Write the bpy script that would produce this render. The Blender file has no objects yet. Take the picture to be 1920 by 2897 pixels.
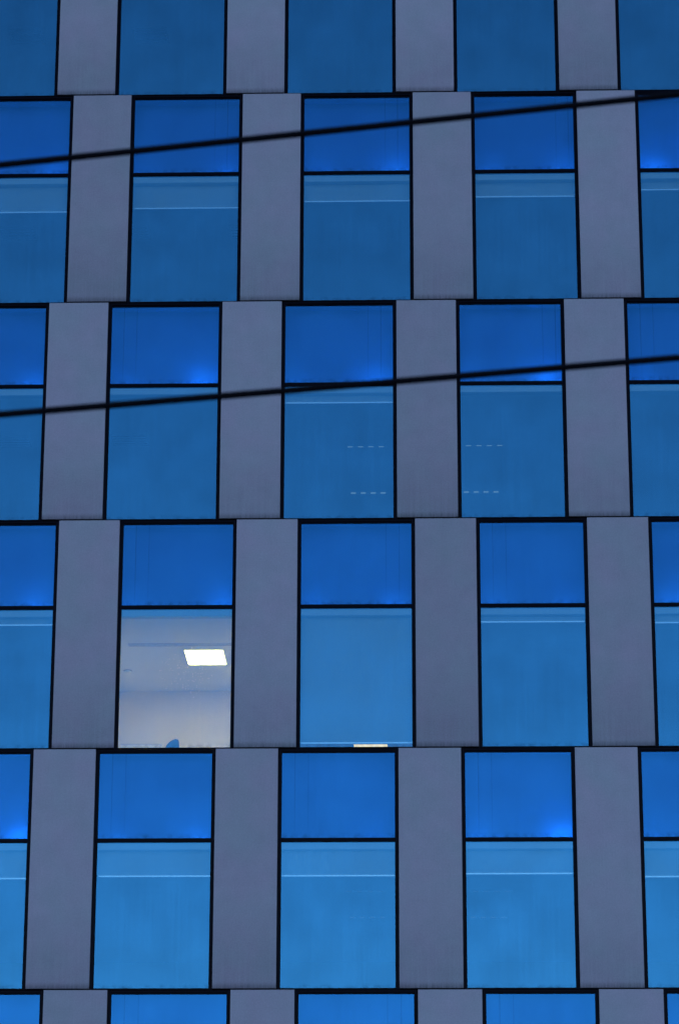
import bpy, bmesh, math, random
from mathutils import Vector, Matrix

random.seed(7)
sc = bpy.context.scene
COL = sc.collection

# ------------------------------------------------------------------ camera
Z0 = 25.865                     # height of the top of the uppermost built row
ROW = 3.6                       # storey height
CAM = Vector((6.0399, -42.0471, 1.60))
YAW, PITCH, ROLL = -0.0271, 0.3122, 0.0023
fw = Vector((math.sin(YAW) * math.cos(PITCH), math.cos(YAW) * math.cos(PITCH), math.sin(PITCH)))
rt = Vector((math.cos(YAW), -math.sin(YAW), 0))
up = rt.cross(fw)
rt2 = rt * math.cos(ROLL) + up * math.sin(ROLL)
up2 = -rt * math.sin(ROLL) + up * math.cos(ROLL)
cd = bpy.data.cameras.new('camera')
cam = bpy.data.objects.new('camera', cd)
COL.objects.link(cam)
cam.matrix_world = Matrix(((rt2.x, up2.x, -fw.x, CAM.x), (rt2.y, up2.y, -fw.y, CAM.y),
                           (rt2.z, up2.z, -fw.z, CAM.z), (0, 0, 0, 1)))
cd.sensor_fit = 'VERTICAL'
cd.sensor_height = 36.0
cd.lens = 8147.92 / 2897 * 36.0
cd.clip_start = 0.5
cd.clip_end = 6000
cd.dof.use_dof = True
cd.dof.focus_distance = 43.6
cd.dof.aperture_fstop = (cd.lens / 1000) / 0.042
cd.dof.aperture_blades = 9
sc.camera = cam

# ------------------------------------------------------------------ sky and sun
SUN_EL = math.radians(6.0)
w = bpy.data.worlds.new('World')
sc.world = w
w.use_nodes = True
nt = w.node_tree
sky = nt.nodes.new('ShaderNodeTexSky')
sky.sky_type = 'NISHITA'
sky.sun_disc = False
sky.sun_elevation = SUN_EL
sky.sun_rotation = 0.0          # the sun stands low behind the building
sky.ozone_density = 1.9
sky.air_density = 0.52
sky.dust_density = 0.5
wb = nt.nodes.new('ShaderNodeMix')          # even violet cast of the blue hour over the whole sky
wb.data_type = 'RGBA'; wb.blend_type = 'MULTIPLY'
wb.inputs['Factor'].default_value = 1.0
wb.inputs['B'].default_value = (1.20, 0.97, 1.10, 1)
nt.links.new(sky.outputs[0], wb.inputs['A'])
nt.links.new(wb.outputs['Result'], nt.nodes['Background'].inputs[0])
nt.nodes['Background'].inputs[1].default_value = 0.10
sd = bpy.data.lights.new('sun', 'SUN')
sd.energy = 0.5
sd.angle = math.radians(2)
sd.color = (1.0, 0.82, 0.66)
sun = bpy.data.objects.new('sun', sd)
COL.objects.link(sun)
sun.location = (0, 60, 40)
sun.rotation_euler = Vector((0, -math.cos(SUN_EL), -math.sin(SUN_EL))).to_track_quat('-Z', 'Y').to_euler()

sc.view_settings.view_transform = 'Standard'
sc.view_settings.look = 'None'
sc.view_settings.gamma = 1.0
sc.view_settings.use_curve_mapping = False
sc.view_settings.exposure = 2.02
sc.render.engine = 'CYCLES'
sc.cycles.max_bounces = 5
sc.cycles.diffuse_bounces = 3
sc.cycles.transparent_max_bounces = 16
sc.cycles.use_light_tree = True
sc.cycles.sample_clamp_indirect = 4.0

# ------------------------------------------------------------------ materials
def mat(name):
    m = bpy.data.materials.new(name)
    m.use_nodes = True
    n = m.node_tree.nodes
    n.clear()
    out = n.new('ShaderNodeOutputMaterial')
    return m, m.node_tree, n, m.node_tree.links, out

def simple(name, col, rough=0.6, metal=0.0, spec=0.5, vary=0.06, scale=3.0):
    m, t, n, l, out = mat(name)
    b = n.new('ShaderNodeBsdfPrincipled')
    b.inputs['Roughness'].default_value = rough
    b.inputs['Metallic'].default_value = metal
    b.inputs['Specular IOR Level'].default_value = spec
    tc = n.new('ShaderNodeTexCoord')
    no = n.new('ShaderNodeTexNoise')
    no.inputs['Scale'].default_value = scale
    no.inputs['Detail'].default_value = 4
    l.new(tc.outputs['Object'], no.inputs['Vector'])
    mx = n.new('ShaderNodeMix'); mx.data_type = 'RGBA'
    mx.inputs['A'].default_value = (*[c * (1 - vary) for c in col], 1)
    mx.inputs['B'].default_value = (*[c * (1 + vary) for c in col], 1)
    l.new(no.outputs['Fac'], mx.inputs['Factor'])
    l.new(mx.outputs['Result'], b.inputs['Base Color'])
    l.new(b.outputs[0], out.inputs[0])
    return m

def emit(name, col, strength):
    m, t, n, l, out = mat(name)
    e = n.new('ShaderNodeEmission')
    e.inputs[0].default_value = (*col, 1)
    e.inputs[1].default_value = strength
    l.new(e.outputs[0], out.inputs[0])
    return m

def math_node(n, l, op, a, b=None, clamp=False):
    k = n.new('ShaderNodeMath'); k.operation = op; k.use_clamp = clamp
    for i, v in enumerate((a, b)):
        if v is None:
            continue
        if isinstance(v, (int, float)):
            k.inputs[i].default_value = v
        else:
            l.new(v, k.inputs[i])
    return k.outputs[0]

def panel_material():
    m, t, n, l, out = mat('coated_aluminium')
    b = n.new('ShaderNodeBsdfPrincipled')
    b.inputs['Specular IOR Level'].default_value = 0.35
    tc = n.new('ShaderNodeTexCoord'); oi = n.new('ShaderNodeObjectInfo')
    # each panel gets its own stretch of pattern
    sh = n.new('ShaderNodeVectorMath'); sh.operation = 'ADD'
    rv = n.new('ShaderNodeCombineXYZ')
    r40 = math_node(n, l, 'MULTIPLY', oi.outputs['Random'], 57.0)
    l.new(r40, rv.inputs[0]); l.new(r40, rv.inputs[2])
    l.new(tc.outputs['Object'], sh.inputs[0]); l.new(rv.outputs[0], sh.inputs[1])
    def noise(scale, detail, vec, rough=0.5):
        no = n.new('ShaderNodeTexNoise'); no.inputs['Scale'].default_value = scale
        no.inputs['Detail'].default_value = detail; no.inputs['Roughness'].default_value = rough
        l.new(vec, no.inputs['Vector']); return no.outputs['Fac']
    big = noise(1.5, 3, sh.outputs[0])
    mp = n.new('ShaderNodeMapping'); mp.inputs['Scale'].default_value = (26, 26, 0.7)
    l.new(sh.outputs[0], mp.inputs[0])
    brush = noise(1.0, 4, mp.outputs[0], 0.6)
    fine = noise(46, 3, sh.outputs[0])
    hue = n.new('ShaderNodeMix'); hue.data_type = 'RGBA'
    hue.inputs['A'].default_value = (0.395, 0.425, 0.400, 1)
    hue.inputs['B'].default_value = (0.445, 0.410, 0.415, 1)
    cr = n.new('ShaderNodeMapRange'); cr.inputs['From Min'].default_value = 0.32; cr.inputs['From Max'].default_value = 0.68
    l.new(big, cr.inputs['Value']); l.new(cr.outputs[0], hue.inputs['Factor'])
    val = math_node(n, l, 'ADD', math_node(n, l, 'MULTIPLY', brush, 0.08), 0.77)
    val = math_node(n, l, 'ADD', val, math_node(n, l, 'MULTIPLY', fine, 0.40))
    val = math_node(n, l, 'ADD', val, math_node(n, l, 'MULTIPLY', noise(3.2, 6, sh.outputs[0], 0.65), 0.30))
    val = math_node(n, l, 'SUBTRACT', val, 0.13)
    rnd = math_node(n, l, 'ADD', math_node(n, l, 'MULTIPLY', oi.outputs['Random'], 0.15), 0.83)
    val = math_node(n, l, 'MULTIPLY', val, rnd)
    # rain-washed grime gathering along the lower edge
    sp = n.new('ShaderNodeSeparateXYZ'); l.new(tc.outputs['Object'], sp.inputs[0])
    lo = n.new('ShaderNodeMapRange'); lo.interpolation_type = 'SMOOTHSTEP'
    lo.inputs['From Min'].default_value = 0.0; lo.inputs['From Max'].default_value = 0.11
    lo.inputs['To Min'].default_value = 1.0; lo.inputs['To Max'].default_value = 0.0
    l.new(sp.outputs[2], lo.inputs['Value'])
    mp2 = n.new('ShaderNodeMapping'); mp2.inputs['Scale'].default_value = (34, 34, 3)
    l.new(sh.outputs[0], mp2.inputs[0])
    dr = noise(1.0, 3, mp2.outputs[0], 0.7)
    dirt = math_node(n, l, 'MULTIPLY', lo.outputs[0], math_node(n, l, 'MULTIPLY', dr, 0.75))
    lo2 = n.new('ShaderNodeMapRange'); lo2.interpolation_type = 'SMOOTHSTEP'
    lo2.inputs['From Min'].default_value = 0.0; lo2.inputs['From Max'].default_value = 1.5
    lo2.inputs['To Min'].default_value = 0.32; lo2.inputs['To Max'].default_value = 0.0
    l.new(sp.outputs[2], lo2.inputs['Value'])
    dirt = math_node(n, l, 'ADD', dirt, math_node(n, l, 'MULTIPLY', lo2.outputs[0], brush))
    val = math_node(n, l, 'MULTIPLY', val, math_node(n, l, 'SUBTRACT', 1.0, dirt, True))
    mul = n.new('ShaderNodeMix'); mul.data_type = 'RGBA'; mul.blend_type = 'MULTIPLY'
    mul.inputs['Factor'].default_value = 1.0
    cc = n.new('ShaderNodeCombineColor')
    for i in range(3): l.new(val, cc.inputs[i])
    l.new(hue.outputs['Result'], mul.inputs['A']); l.new(cc.outputs[0], mul.inputs['B'])
    l.new(mul.outputs['Result'], b.inputs['Base Color'])
    l.new(math_node(n, l, 'ADD', math_node(n, l, 'MULTIPLY', big, 0.15), 0.48), b.inputs['Roughness'])
    bp = n.new('ShaderNodeBump'); bp.inputs['Strength'].default_value = 0.08; bp.inputs['Distance'].default_value = 0.002
    l.new(brush, bp.inputs['Height']); l.new(bp.outputs[0], b.inputs['Normal'])
    l.new(b.outputs[0], out.inputs[0])
    return m

def glass_material(name, refl, trans, refl_tint, streaks=True, specks=False, width=1.7):
    """Blue solar-control glass: a coloured mirror coat over a see-through tinted pane."""
    m, t, n, l, out = mat(name)
    tc = n.new('ShaderNodeTexCoord'); oi = n.new('ShaderNodeObjectInfo')
    r = math_node(n, l, 'MULTIPLY', oi.outputs['Random'], 31.0)
    cv = n.new('ShaderNodeCombineXYZ'); l.new(r, cv.inputs[0]); l.new(r, cv.inputs[2])
    sh = n.new('ShaderNodeVectorMath'); sh.operation = 'ADD'
    l.new(tc.outputs['Object'], sh.inputs[0]); l.new(cv.outputs[0], sh.inputs[1])
    gl = n.new('ShaderNodeBsdfGlossy'); gl.inputs['Roughness'].default_value = 0.06
    gl.inputs['Color'].default_value = (*refl_tint, 1)
    tr = n.new('ShaderNodeBsdfTransparent'); tr.inputs[0].default_value = (*trans, 1)
    lw = n.new('ShaderNodeFresnel'); lw.inputs[0].default_value = 1.5
    fac = math_node(n, l, 'ADD', math_node(n, l, 'MULTIPLY', lw.outputs[0], 0.8), refl, True)
    # uneven coating: a soft mottle, a few vertical rain trails
    no = n.new('ShaderNodeTexNoise'); no.inputs['Scale'].default_value = 1.3; no.inputs['Detail'].default_value = 3
    l.new(sh.outputs[0], no.inputs['Vector'])
    mott = math_node(n, l, 'ADD', math_node(n, l, 'MULTIPLY', no.outputs['Fac'], 0.55), 0.725)
    mp = n.new('ShaderNodeMapping'); mp.inputs['Scale'].default_value = (30, 1, 0.5)
    l.new(sh.outputs[0], mp.inputs[0])
    no2 = n.new('ShaderNodeTexNoise'); no2.inputs['Scale'].default_value = 1.0; no2.inputs['Detail'].default_value = 2
    l.new(mp.outputs[0], no2.inputs['Vector'])
    mott = math_node(n, l, 'MULTIPLY', mott, math_node(n, l, 'ADD', math_node(n, l, 'MULTIPLY', no2.outputs['Fac'], 0.20), 0.90))
    mp3 = n.new('ShaderNodeMapping'); mp3.inputs['Scale'].default_value = (52, 52, 52)
    l.new(sh.outputs[0], mp3.inputs[0])
    no4 = n.new('ShaderNodeTexNoise'); no4.inputs['Scale'].default_value = 1.0; no4.inputs['Detail'].default_value = 1
    l.new(mp3.outputs[0], no4.inputs['Vector'])
    mott = math_node(n, l, 'MULTIPLY', mott, math_node(n, l, 'ADD', math_node(n, l, 'MULTIPLY', no4.outputs['Fac'], 0.30), 0.85))
    fac = math_node(n, l, 'MULTIPLY', fac, mott, True)
    mix = n.new('ShaderNodeMixShader')
    l.new(fac, mix.inputs[0]); l.new(tr.outputs[0], mix.inputs[1]); l.new(gl.outputs[0], mix.inputs[2])
    last = mix.outputs[0]
    sp = n.new('ShaderNodeSeparateXYZ'); l.new(tc.outputs['Object'], sp.inputs[0])
    df = n.new('ShaderNodeBsdfDiffuse'); df.inputs[0].default_value = (0.03, 0.035, 0.05, 1)
    dirt = None
    if streaks:
        # two thin drip trails below the drain holes of the head, side chosen per pane
        side = math_node(n, l, 'GREATER_THAN', oi.outputs['Random'], 0.55)
        flip = math_node(n, l, 'ABSOLUTE', math_node(n, l, 'SUBTRACT', math_node(n, l, 'MULTIPLY', side, width), sp.outputs[0]))
        wob = math_node(n, l, 'MULTIPLY', math_node(n, l, 'SUBTRACT', no2.outputs['Fac'], 0.5), 0.01)
        for x0, s in ((0.20, 0.20), (0.40, 0.13)):
            d = math_node(n, l, 'ABSOLUTE', math_node(n, l, 'SUBTRACT', math_node(n, l, 'ADD', flip, wob), x0))
            k = n.new('ShaderNodeMapRange'); k.inputs['From Min'].default_value = 0.002; k.inputs['From Max'].default_value = 0.012
            k.inputs['To Min'].default_value = s; k.inputs['To Max'].default_value = 0.0
            l.new(d, k.inputs['Value'])
            f = math_node(n, l, 'MULTIPLY', k.outputs[0], math_node(n, l, 'ADD', 0.25, sp.outputs[2], True))
            dirt = f if dirt is None else math_node(n, l, 'MAXIMUM', dirt, f)
    # grime in the lower corners
    lo = n.new('ShaderNodeMapRange'); lo.interpolation_type = 'SMOOTHSTEP'
    lo.inputs['From Min'].default_value = 0.0; lo.inputs['From Max'].default_value = 0.10
    lo.inputs['To Min'].default_value = 0.45; lo.inputs['To Max'].default_value = 0.0
    l.new(sp.outputs[2], lo.inputs['Value'])
    no3 = n.new('ShaderNodeTexNoise'); no3.inputs['Scale'].default_value = 9.0; no3.inputs['Detail'].default_value = 5
    l.new(sh.outputs[0], no3.inputs['Vector'])
    g = math_node(n, l, 'MULTIPLY', lo.outputs[0], math_node(n, l, 'MULTIPLY', math_node(n, l, 'SUBTRACT', no3.outputs['Fac'], 0.42, True), 3.0, True))
    dirt = g if dirt is None else math_node(n, l, 'MAXIMUM', dirt, g)
    mix2 = n.new('ShaderNodeMixShader')
    l.new(dirt, mix2.inputs[0]); l.new(last, mix2.inputs[1]); l.new(df.outputs[0], mix2.inputs[2])
    last = mix2.outputs[0]
    if specks:
        # dried droplets that scatter the lamp behind them
        vo = n.new('ShaderNodeTexVoronoi'); vo.inputs['Scale'].default_value = 48.0
        l.new(tc.outputs['Object'], vo.inputs['Vector'])
        dot = math_node(n, l, 'LESS_THAN', vo.outputs['Distance'], 0.22)
        no5 = n.new('ShaderNodeTexNoise'); no5.inputs['Scale'].default_value = 4.0; no5.inputs['Detail'].default_value = 4
        l.new(tc.outputs['Object'], no5.inputs['Vector'])
        dv = n.new('ShaderNodeVectorMath'); dv.operation = 'DISTANCE'
        dv.inputs[1].default_value = (0.98, 0.0, 1.22)
        l.new(tc.outputs['Object'], dv.inputs[0])
        near = n.new('ShaderNodeMapRange'); near.inputs['From Min'].default_value = 0.10; near.inputs['From Max'].default_value = 0.50
        near.inputs['To Min'].default_value = 0.42; near.inputs['To Max'].default_value = 0.0
        l.new(dv.outputs['Value'], near.inputs['Value'])
        sepc = n.new('ShaderNodeSeparateColor'); l.new(vo.outputs['Color'], sepc.inputs[0])
        keep = math_node(n, l, 'LESS_THAN', sepc.outputs[0], math_node(n, l, 'MULTIPLY', near.outputs[0], math_node(n, l, 'MULTIPLY', no5.outputs['Fac'], 2.4)))
        dot = math_node(n, l, 'MULTIPLY', dot, keep)
        tl = n.new('ShaderNodeBsdfTranslucent'); tl.inputs[0].default_value = (0.95, 0.95, 0.95, 1)
        mix3 = n.new('ShaderNodeMixShader')
        l.new(dot, mix3.inputs[0]); l.new(last, mix3.inputs[1]); l.new(tl.outputs[0], mix3.inputs[2])
        last = mix3.outputs[0]
    l.new(last, out.inputs[0])
    return m

def clear_material():
    m, t, n, l, out = mat('clear_glass_edge')
    tr = n.new('ShaderNodeBsdfTransparent'); tr.inputs[0].default_value = (0.97, 0.985, 0.98, 1)
    l.new(tr.outputs[0], out.inputs[0])
    return m

def blind_material():
    m, t, n, l, out = mat('blind_fabric')
    d = n.new('ShaderNodeBsdfDiffuse'); d.inputs[0].default_value = (0.62, 0.64, 0.62, 1)
    tl = n.new('ShaderNodeBsdfTranslucent'); tl.inputs[0].default_value = (0.75, 0.76, 0.72, 1)
    tc = n.new('ShaderNodeTexCoord')
    wv = n.new('ShaderNodeTexNoise'); wv.inputs['Scale'].default_value = 2.0; wv.inputs['Detail'].default_value = 5
    l.new(tc.outputs['Object'], wv.inputs['Vector'])
    bp = n.new('ShaderNodeBump'); bp.inputs['Strength'].default_value = 0.15; bp.inputs['Distance'].default_value = 0.02
    l.new(wv.outputs['Fac'], bp.inputs['Height']); l.new(bp.outputs[0], d.inputs['Normal'])
    mx = n.new('ShaderNodeMixShader'); mx.inputs[0].default_value = 0.28
    l.new(d.outputs[0], mx.inputs[1]); l.new(tl.outputs[0], mx.inputs[2]); l.new(mx.outputs[0], out.inputs[0])
    return m

REFL_TINT = (0.06, 0.46, 0.82)
REFL_TINT_LOW = (0.10, 0.52, 0.72)
M = {
    'panel': panel_material(),
    'frame': simple('black_anodised_frame', (0.0015, 0.0015, 0.004), 0.30, 0.0, 0.05),
    'gasket': simple('rubber_gasket', (0.004, 0.004, 0.006), 0.8, 0.0, 0.1),
    'glass_upper': glass_material('blue_spandrel_glass', 0.22, (0.32, 0.60, 0.90), REFL_TINT, True, False),
    'glass_lower': glass_material('blue_vision_glass', 0.29, (0.68, 0.86, 0.80), REFL_TINT_LOW, False, False),
    'glass_lit': glass_material('blue_vision_glass_spotted', 0.29, (0.68, 0.86, 0.80), REFL_TINT_LOW, False, True),
    'glass_clear': clear_material(),
    'box': simple('shadow_box_liner', (0.26, 0.30, 0.40), 0.8),
    'led': emit('blue_led', (0.01, 0.30, 1.0), 40.0),
    'led_dim': emit('dim_blue_led', (0.01, 0.30, 1.0), 20.0),
    'led_faint': emit('faint_blue_led', (0.01, 0.30, 1.0), 12.0),
    'blind': blind_material(),
    'rail': simple('white_aluminium_rail', (0.72, 0.74, 0.74), 0.22, 0.9, 0.5, vary=0.01),
    'cassette': simple('blind_cassette', (0.62, 0.64, 0.64), 0.5),
    'ceiling': simple('white_ceiling', (0.84, 0.83, 0.80), 0.8),
    'carpet': simple('pale_carpet', (0.15, 0.135, 0.11), 0.95),
    'wall': simple('painted_inner_wall', (0.84, 0.74, 0.52), 0.8),
    'concrete': simple('dark_concrete', (0.16, 0.16, 0.17), 0.85, vary=0.25),
    'dark': simple('dark_slot', (0.03, 0.03, 0.035), 0.7),
    'vent': simple('white_vent_metal', (0.60, 0.61, 0.62), 0.5),
    'lamp_white': emit('lit_lamp_lens', (1.0, 0.70, 0.18), 11.0),
    'lamp_warm': emit('lit_warm_lamp_lens', (1.0, 0.62, 0.20), 0.50),
    'cell': emit('glowing_louvre_cell', (0.65, 0.92, 1.0), 0.06),
    'cell_faint': emit('faint_louvre_cell', (0.65, 0.92, 1.0), 0.012),
    'chair': simple('navy_chair_fabric', (0.010, 0.014, 0.025), 0.9),
    'chrome': simple('chair_metal', (0.3, 0.3, 0.32), 0.3, 1.0),
    'plastic': simple('white_plastic', (0.75, 0.75, 0.73), 0.4),
    'cable': simple('black_cable_sheath', (0.003, 0.003, 0.004), 0.7, 0.0, 0.1),
    'asphalt': simple('asphalt', (0.05, 0.05, 0.052), 0.9, vary=0.3, scale=0.8),
    'paving': simple('pavement', (0.18, 0.175, 0.17), 0.9, vary=0.2, scale=1.5),
}

# ------------------------------------------------------------------ mesh helpers
def box(bm, x0, x1, y0, y1, z0, z1):
    v = [bm.verts.new(p) for p in ((x0, y0, z0), (x1, y0, z0), (x1, y1, z0), (x0, y1, z0),
                                   (x0, y0, z1), (x1, y0, z1), (x1, y1, z1), (x0, y1, z1))]
    for f in ((0, 3, 2, 1), (4, 5, 6, 7), (0, 1, 5, 4), (1, 2, 6, 5), (2, 3, 7, 6), (3, 0, 4, 7)):
        bm.faces.new([v[i] for i in f])

def mesh(name, build, material, bevel=0.0):
    bm = bmesh.new()
    build(bm)
    if bevel:
        bmesh.ops.bevel(bm, geom=list(bm.edges), offset=bevel, segments=1, affect='EDGES')
    me = bpy.data.meshes.new(name)
    bm.to_mesh(me); bm.free()
    me.materials.append(M[material] if isinstance(material, str) else material)
    return me

def pane(name, wd, ht, material):
    # the reflective coat sits on the outer face; the other faces are clear
    me = mesh(name, boxes((0, wd, 0, 0.008, 0, ht)), material)
    me.materials.append(M['glass_clear'])
    for p in me.polygons:
        p.material_index = 0 if p.normal.y < -0.5 else 1
    return me

def boxes(*bs):
    def f(bm):
        for b in bs: box(bm, *b)
    return f

def obj(name, me, parent=None, loc=(0, 0, 0)):
    o = bpy.data.objects.new(name, me)
    COL.objects.link(o)
    o.parent = parent
    o.location = loc
    return o

def tag(o, label=None, cat=None, group=None, kind=None):
    for k, v in (('label', label), ('category', cat), ('group', group), ('kind', kind)):
        if v: o[k] = v
    return o

# ------------------------------------------------------------------ ground
g = obj('ground', mesh('ground', boxes((-2500, 2500, -2500, 2500, -0.4, 0.0)), 'asphalt'))
tag(g, 'dark asphalt street in front of the office building', 'road', kind='structure')
pv = obj('pavement', mesh('pavement', boxes((-60, 70, -5.0, 14.0, 0.004, 0.13)), 'paving', 0.01))
tag(pv, 'grey pavement at the foot of the office building', 'pavement', kind='structure')

# ------------------------------------------------------------------ the office building
W, A, B, GAP = 0.9309, 1.7982, 1.6948, 0.0211
OFF = [0.3341, 0.6023, 0.3262, 0.5977, 0.3308, 0.5996]
NROW = 6
def row_z(r): return Z0 - ROW * (r + 1)
def panel_x(r, k):              # left edge of panel k of row r
    base = {-1: -(W + A), 0: 0, 1: W + A, 2: 2 * (W + A), 3: 3 * W + 2 * A + B, 4: 4 * W + 3 * A + B}
    return OFF[r] + base[k]
def win_x(r, k):                # left edge and width of the window to the left of panel k
    wd = B if k == 3 else A
    if k == 5:
        return panel_x(r, 4) + W, A
    return panel_x(r, k) - wd, wd

building = bpy.data.objects.new('office_building', None)
COL.objects.link(building)
building.location = (0, 0, 0)
tag(building, 'office building facade of staggered grey metal panels and blue glass windows', 'building')

panel_me = mesh('cladding_panel', boxes((0, W, 0.0, 0.055, 0, ROW - GAP)), 'panel', 0.0025)
pier_me = mesh('pier', boxes((-0.0, W, 0.058, 0.40, -GAP, ROW - GAP)), 'gasket')
for r in range(NROW):
    for k in range(-1, 5):
        x = panel_x(r, k)
        obj('cladding_panel', panel_me, building, (x, 0, row_z(r) + GAP))
        obj('pier', pier_me, building, (x, 0, row_z(r) + GAP))

# window parts, per width
GY = 0.062                      # depth of the glass behind the panel face
J = 0.053                       # visible width of the side frame
ZS, ZT0, ZT1, ZH = 0.026, 2.190, 2.254, 3.542
def window_set(wd):
    s = {}
    f = []
    f.append((0.002, J, 0.030, 0.11, 0.0, ROW - 0.001))                       # jambs
    f.append((wd - J, wd - 0.002, 0.030, 0.11, 0.0, ROW - 0.001))
    f.append((J - 0.002, wd - J + 0.002, 0.028, 0.11, ZH + 0.022, ROW - 0.003))  # head, outer step
    f.append((J - 0.001, wd - J + 0.001, 0.044, 0.11, ZH, ZH + 0.030))        # head, inner step
    f.append((J - 0.002, wd - J + 0.002, 0.022, 0.11, 0.002, ZS - 0.008))     # sill nose
    f.append((J - 0.001, wd - J + 0.001, 0.052, 0.11, 0.004, ZS + 0.006))     # glazing bead
    s['frame'] = mesh('window', boxes(*f), 'frame', 0.0015)
    s['transom'] = mesh('transom', boxes((J - 0.001, wd - J + 0.001, 0.040, 0.112, ZT0 + 0.006, ZT1 - 0.006),
                                         (J - 0.001, wd - J + 0.001, 0.052, 0.111, ZT0, ZT1)), 'frame', 0.0015)
    s['gasket'] = mesh('gasket', boxes(
        (J, J + 0.006, 0.054, GY - 0.001, ZS, ZH), (wd - J - 0.006, wd - J, 0.054, GY - 0.001, ZS, ZH)), 'gasket')
    gw = wd - 2 * J
    s['pane_u'] = pane('upper_pane', gw, ZH - ZT1 + 0.004, 'glass_upper')
    s['pane_l'] = pane('lower_pane', gw, ZT0 - ZS + 0.004, 'glass_lower')
    s['pane_lit'] = pane('lower_pane_spotted', gw, ZT0 - ZS + 0.004, 'glass_lit')
    d1 = 0.34                   # shadow box behind the upper pane: floor, roof, sides, back
    s['box'] = mesh('shadow_box', boxes(
        (0.02, wd - 0.02, d1, d1 + 0.02, ZT0 + 0.02, ROW - 0.004),
        (0.02, wd - 0.02, 0.1125, d1, ZT1 - 0.03, ZT1 - 0.012),
        (0.02, wd - 0.02, 0.1125, d1, ZH + 0.03, ROW - 0.006),
        (0.02, 0.04, 0.1125, d1, ZT1 - 0.012, ZH + 0.03),
        (wd - 0.04, wd - 0.02, 0.1125, d1, ZT1 - 0.012, ZH + 0.03)), 'box')
    return s
WS = {A: window_set(A), B: window_set(B)}

# brightness of the blue accent lamps (left, right) behind each upper pane: 0 off, 1 faint, 2 dim, 3 full
GLOW = {
    (1, 0): (1, 2), (1, 1): (1, 2), (1, 2): (1, 3), (1, 3): (1, 2), (1, 4): (3, 1),
    (2, 0): (0, 2), (2, 1): (1, 3), (2, 2): (1, 3), (2, 3): (1, 3), (2, 4): (1, 1),
    (3, 0): (0, 3), (3, 1): (1, 3), (3, 2): (1, 1), (3, 3): (1, 1), (3, 4): (3, 1),
    (4, 0): (1, 3), (4, 1): (1, 3), (4, 2): (0, 1), (4, 3): (1, 3), (4, 4): (1, 1),
}
led_me = {i: mesh('accent_lamp', boxes((-0.06, 0.06, 0, 0.014, 0, 0.014)), nm)
          for i, nm in ((1, 'led_faint'), (2, 'led_dim'), (3, 'led'))}
for r in range(NROW):
    for k in range(-1, 6):
        x, wd = win_x(r, k)
        s = WS[wd]
        z = row_z(r)
        f = obj('window', s['frame'], building, (x, 0, z))
        obj('transom', s['transom'], f)
        obj('gasket', s['gasket'], f)
        obj('upper_pane', s['pane_u'], f, (J, GY, ZT1 - 0.002))
        lit = (r, k) == (3, 1)
        p = obj('lower_pane', s['pane_lit'] if lit else s['pane_l'], f, (J, GY, ZS - 0.002))
        if lit:
            p['label'] = 'pale glowing pane of the lit office with droplet marks'
        obj('shadow_box', s['box'], f)
        for i, fx in enumerate((0.16, 0.84)):
            q = GLOW.get((r, k), (1, 2))[i]
            if q:
                lm = obj('accent_lamp', led_me[q], f, (wd * (fx + random.uniform(-0.05, 0.04)), 0.125 + random.uniform(-0.006, 0.03), ZT1 - 0.010))
                lm.scale.x = random.uniform(0.5, 1.7)

# floors, ceilings and walls behind the glass
XL, XR, DEEP = -4.3, 13.9, 12.0
CEIL = 2.30
slab_me = mesh('floor_slab', boxes((XL, XR, 0.365, DEEP, -0.18, 0.0)), 'carpet')
ceil_me = mesh('ceiling', boxes((XL, XR, 0.365, DEEP, CEIL, CEIL + 0.04)), 'ceiling')
back_me = mesh('back_wall', boxes((XL, XR, DEEP, DEEP + 0.2, -0.18, ROW - 0.19)), 'wall')
ceilings = []
for r in range(NROW):
    z = row_z(r)
    obj('floor_slab', slab_me, building, (0, 0, z))
    ceilings.append(obj('ceiling', ceil_me, building, (0, 0, z)))
    obj('back_wall', back_me, building, (0, 0, z))
def part_wall(r, x0, x1, y0, y1):
    obj('partition_wall', mesh('partition_wall', boxes((x0, x1, y0, y1, 0.001, CEIL - 0.001)), 'wall'), building, (0, 0, row_z(r)))
part_wall(3, 0.64, 0.74, 0.405, DEEP - 0.005)
part_wall(3, 3.75, 3.85, 0.405, DEEP - 0.005)
part_wall(3, 6.45, 6.55, 0.405, DEEP - 0.005)
part_wall(3, 0.745, 3.745, 5.52, 5.62)
# outer shell beyond the part of the facade that is in view
zb = row_z(NROW - 1)
obj('podium_wall', mesh('podium_wall', boxes((XL - 0.4, XR + 0.4, 0.02, DEEP + 0.6, 0.10, zb - 0.19)), 'concrete'), building)
obj('roof', mesh('roof', boxes((XL - 0.4, XR + 0.4, 0.02, DEEP + 0.6, Z0 - 0.0, Z0 + 1.1)), 'concrete'), building)
for x0, x1 in ((XL - 0.4, XL - 0.004), (XR + 0.004, XR + 0.4)):
    obj('side_wall', mesh('side_wall', boxes((x0, x1, 0.02, DEEP + 0.6, zb - 0.186, Z0 - 0.004)), 'concrete'), building)
obj('rear_wall', mesh('rear_wall', boxes((XL, XR, DEEP + 0.21, DEEP + 0.6, zb - 0.186, Z0 - 0.004)), 'concrete'), building)

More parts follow.
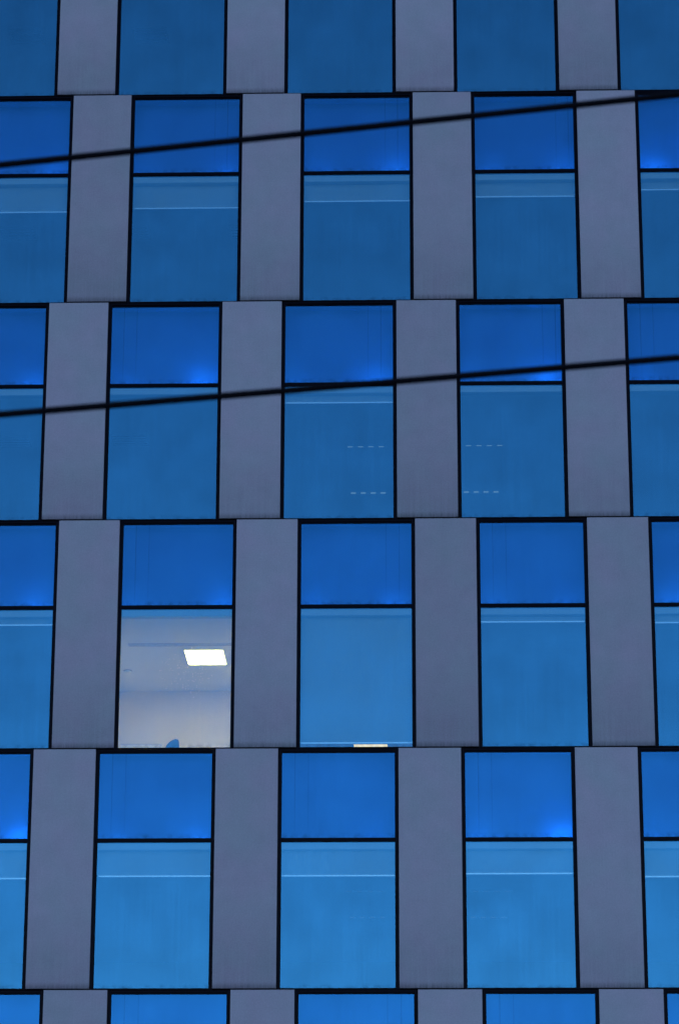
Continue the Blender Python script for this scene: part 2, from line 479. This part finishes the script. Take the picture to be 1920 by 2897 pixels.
# air vents set into the ceilings: white square frame, four dark slots
def vent_mesh():
    bm = bmesh.new()
    for b in ((0, 0.6, 0, 0.03, -0.006, 0), (0, 0.6, 0.57, 0.6, -0.006, 0), (0, 0.03, 0.03, 0.57, -0.006, 0), (0.57, 0.6, 0.03, 0.57, -0.006, 0)):
        box(bm, *b)
    for i in range(5):
        box(bm, 0.03, 0.57, 0.03 + i * 0.1185, 0.03 + i * 0.1185 + 0.066, -0.010, -0.001)
    me = bpy.data.meshes.new('air_vent'); bm.to_mesh(me); bm.free(); me.materials.append(M['vent'])
    return me
vent_me = vent_mesh()
slot_me = mesh('vent_slots', boxes((0.03, 0.57, 0.03, 0.57, -0.0012, -0.0004)), 'dark')
for r, x, y in ((0, -0.85, 2.07), (0, 1.28, 2.07), (1, -0.88, 2.25), (1, 1.04, 2.25), (1, 2.98, 2.25), (2, -0.90, 2.55), (2, 1.06, 2.52)):
    obj('air_vent', vent_me, ceilings[r], (x, y, CEIL))
    obj('vent_slots', slot_me, ceilings[r], (x, y, CEIL))

# ceiling track lines in the lit office
for y in (2.43, 2.50, 2.57):
    obj('ceiling_joint', mesh('ceiling_joint', boxes((1.45, 3.7, y, y + 0.014, -0.003, 0.0)), 'dark'), ceilings[3], (0, 0, CEIL))

# ------------------------------------------------------------------ roller blinds
COLN = ['leftmost', 'second', 'third', 'fourth', 'rightmost']
ROWN = ['top', 'second', 'third', 'fourth', 'fifth', 'bottom']
RAILZ = {1: [1.622, 1.67, 1.766, 1.821, 1.92], 2: [None, None, 1.949, None, None],
         3: [1.976, None, 0.112, 1.989, 1.965], 4: [1.674, 1.703, 1.704, 1.728, 1.677]}
cache = {}
def blind(r, k):
    x, wd = win_x(r, k)
    rz = RAILZ.get(r, [None] * 5)[k] if 0 <= k <= 4 else 1.8
    e = bpy.data.objects.new('roller_blind', None); COL.objects.link(e)
    e.location = (x, 0, row_z(r))
    if rz is not None:
        rz += 0.07 * (0.52 - 0.075 * r)     # the fabric hangs clear of the cassette
    key = ('c', wd)
    if key not in cache:
        cache[key] = mesh('cassette', boxes((J - 0.02, wd - J + 0.02, 0.092, 0.240, 2.088, 2.188)), 'cassette', 0.006)
    obj('cassette', cache[key], e)
    if rz is not None:
        obj('fabric', mesh('fabric', boxes((J - 0.005, wd - J + 0.005, 0.212, 0.2135, rz, 2.10)), 'blind'), e)
        obj('bottom_rail', mesh('bottom_rail', boxes((J - 0.008, wd - J + 0.008, 0.200, 0.222, rz - 0.018, rz + 0.008)), 'rail', 0.002), e)
    where = '%s window of the %s row' % (COLN[k], ROWN[r])
    if rz is None:
        lab = 'roller blind rolled fully up at the head of the %s' % where
    elif rz < 0.5:
        lab = 'pale roller blind drawn almost to the sill beside the lit office window'
    else:
        lab = 'pale roller blind partly lowered with bright rail in the %s' % where
    tag(e, lab, 'roller blind', 'roller blinds behind the lower panes')
for r in range(1, 5):
    for k in range(0, 5):
        blind(r, k)

# ------------------------------------------------------------------ ceiling luminaires
def lit_lamp(x, y, r, m, label, ln=0.90):
    e = bpy.data.objects.new('ceiling_light', None); COL.objects.link(e)
    e.location = (x, y, row_z(r) + CEIL)
    fr = boxes((-0.02, 0.635, -0.02, -0.001, -0.012, -0.0005), (-0.02, 0.635, ln + 0.001, ln + 0.02, -0.012, -0.0005),
               (-0.02, -0.001, -0.001, ln + 0.001, -0.012, -0.0005), (0.616, 0.635, -0.001, ln + 0.001, -0.012, -0.0005))
    obj('frame', mesh('frame', fr, 'plastic'), e)
    obj('lens', mesh('lens', boxes((0, 0.615, 0, ln, -0.010, -0.001)), m), e)
    tag(e, label, 'ceiling light', 'flat ceiling lights that are lit')
    return e
lit_lamp(2.33, 2.822, 3, 'lamp_white', 'glaring white rectangular ceiling light in the lit office window')
lit_lamp(4.915, 9.46, 3, 'lamp_warm', 'cream lit ceiling light seen in the gap below the lowered blind', 1.2)

def louvre_lamp(x, y, r, m, label, n=4, ln=2.55):
    e = bpy.data.objects.new('louvre_light', None); COL.objects.link(e)
    e.location = (x, y, row_z(r) + CEIL)
    fr = boxes((-0.02, 0.64, -0.03, 0.0, -0.010, -0.0005), (-0.02, 0.64, ln, ln + 0.03, -0.010, -0.0005),
               (-0.02, -0.005, 0.0, ln, -0.010, -0.0005), (0.625, 0.64, 0.0, ln, -0.010, -0.0005))
    obj('frame', mesh('frame', fr, 'ceiling'), e)
    me = mesh('glowing_cell', boxes((0, 0.085, -0.014, 0.014, -0.012, 0.0)), m)
    for j in range(2):
        for i in range(n):
            obj('glowing_cell', me, e, (0.0 + i * 0.172, 0.01 + j * 2.47, -0.002))
    tag(e, label, 'ceiling light', 'louvred ceiling lights with small glowing cells')
louvre_lamp(4.945, 3.21, 2, 'cell', 'ceiling light with two rows of glowing dashes in the third row, third window')
louvre_lamp(6.910, 3.19, 2, 'cell', 'ceiling light with two rows of glowing dashes in the third row, fourth window')
louvre_lamp(4.90, 4.62, 4, 'cell_faint', 'faint ceiling light dashes below the rail in the fifth row, third window')
louvre_lamp(6.97, 4.65, 4, 'cell_faint', 'faint ceiling light dashes below the rail in the fifth row, fourth window')

# smoke detector on the ceiling of the lit office
def dome(bm):
    prof = [(0.0, 0.0), (0.062, 0.0), (0.062, -0.018), (0.052, -0.034), (0.028, -0.044), (0.0, -0.046)]
    rings = []
    for rr, zz in prof:
        rings.append([bm.verts.new((rr * math.cos(a * math.tau / 24), rr * math.sin(a * math.tau / 24), zz)) for a in range(24)] if rr else [bm.verts.new((0, 0, zz))])
    for a, b in zip(rings, rings[1:]):
        for i in range(24):
            j = (i + 1) % 24
            if len(a) == 1: bm.faces.new((a[0], b[j], b[i]))
            elif len(b) == 1: bm.faces.new((a[i], a[j], b[0]))
            else: bm.faces.new((a[i], a[j], b[j], b[i]))
sm = bpy.data.objects.new('smoke_detector', None); COL.objects.link(sm)
sm.location = (1.285, 4.12, row_z(3) + CEIL)
obj('housing', mesh('housing', dome, 'plastic'), sm)
obj('base_ring', mesh('base_ring', lambda bm: bmesh.ops.create_cone(bm, cap_ends=True, segments=24, radius1=0.068, radius2=0.068, depth=0.008, matrix=Matrix.Translation((0, 0, -0.005))), 'dark'), sm)
tag(sm, 'small round smoke detector on the ceiling of the lit office', 'smoke detector')

# pinboard low on the rear wall of the lit office
pb = bpy.data.objects.new('pinboard', None); COL.objects.link(pb)
pb.location = (1.06, 5.52, row_z(3))
obj('board', mesh('board', boxes((0, 0.66, -0.02, -0.002, 0.60, 1.36)), 'ceiling'), pb)
obj('frame', mesh('frame', boxes((0, 0.66, -0.028, -0.002, 1.36, 1.375), (0.66, 0.69, -0.028, -0.002, 0.60, 1.375)), 'vent'), pb)
tag(pb, 'pale framed board low on the rear wall of the lit office', 'board')

# office chair standing close to the lit window, only the top of its back shows
CHX, CHY, CHZ = 2.124, 3.30, 0.935
def chair():
    e = bpy.data.objects.new('office_chair', None); COL.objects.link(e)
    e.location = (CHX, CHY, row_z(3))
    def slab(outline, y0, y1, bend):
        def f(bm):
            fr = [bm.verts.new((x, y0 + bend * (z - 0.5) ** 2, z)) for x, z in outline]
            bk = [bm.verts.new((x, y1 + bend * (z - 0.5) ** 2, z)) for x, z in outline]
            bm.faces.new(fr); bm.faces.new(bk[::-1])
            for i in range(len(fr)):
                j = (i + 1) % len(fr)
                bm.faces.new((fr[j], fr[i], bk[i], bk[j]))
            bmesh.ops.recalc_face_normals(bm, faces=bm.faces)
        return f
    out = [(-0.20, 0.50), (0.10, 0.50), (0.105, CHZ - 0.05), (0.10, CHZ - 0.02), (0.085, CHZ - 0.004), (0.05, CHZ), (0.01, CHZ - 0.012),
           (-0.03, CHZ - 0.035), (-0.065, CHZ - 0.065), (-0.095, CHZ - 0.105), (-0.125, CHZ - 0.165), (-0.15, CHZ - 0.25)]
    obj('backrest', mesh('backrest', slab(out, -0.03, 0.03, 0.15), 'chair'), e)
    obj('seat', mesh('seat', boxes((-0.24, 0.24, 0.06, 0.52, 0.43, 0.50)), 'chair', 0.025), e)
    obj('post', mesh('post', boxes((-0.025, 0.025, 0.26, 0.31, 0.09, 0.43)), 'chrome', 0.008), e)
    obj('back_stay', mesh('back_stay', boxes((-0.03, 0.03, 0.032, 0.075, 0.44, 0.75)), 'chrome', 0.008), e)
    leg = mesh('leg', boxes((-0.02, 0.02, 0.0, 0.30, 0.06, 0.09)), 'chrome', 0.006)
    wheel = mesh('caster', lambda bm: bmesh.ops.create_cone(bm, cap_ends=True, segments=14, radius1=0.029, radius2=0.029, depth=0.04,
                 matrix=Matrix.Translation((0, 0.28, 0.03)) @ Matrix.Rotation(math.pi / 2, 4, 'Y')), 'dark')
    for i in range(5):
        l_ = obj('leg', leg, e, (0, 0.285, 0)); l_.rotation_euler.z = i * math.tau / 5
        obj('caster', wheel, l_)
    tag(e, 'dark office chair back showing above the sill of the lit window', 'chair')
chair()

# ------------------------------------------------------------------ overhead cables
def cable(name, slope, icept, sag, y, rad, label):
    bm = bmesh.new()
    n, seg = 64, 12
    prev = None
    for i in range(n + 1):
        x = -34 + i * 80 / n
        t = (x - 5.6)
        zz = slope * x + icept + Z0 + sag * (t * t - 1.2)
        ring = [bm.verts.new((x, y + rad * math.cos(a * math.tau / seg), zz + rad * math.sin(a * math.tau / seg))) for a in range(seg)]
        if prev:
            for a in range(seg):
                b = (a + 1) % seg
                f = bm.faces.new((prev[a], prev[b], ring[b], ring[a])); f.smooth = True
        else:
            bm.faces.new(ring)
        prev = ring
    bm.faces.new(prev[::-1])
    bmesh.ops.recalc_face_normals(bm, faces=bm.faces)
    me = bpy.data.meshes.new(name); bm.to_mesh(me); bm.free(); me.materials.append(M['cable'])
    o = obj(name, me)
    tag(o, label, 'cable', 'blurred black overhead cables')
cable('overhead_cable', 0.10389913, -17.68698791, 0.0002, -27.0, 0.0205, 'upper black overhead cable crossing the second row of windows')
cable('overhead_cable', 0.08182925, -19.13112005, 0.0002, -27.0, 0.0205, 'lower black overhead cable crossing the third row of windows')
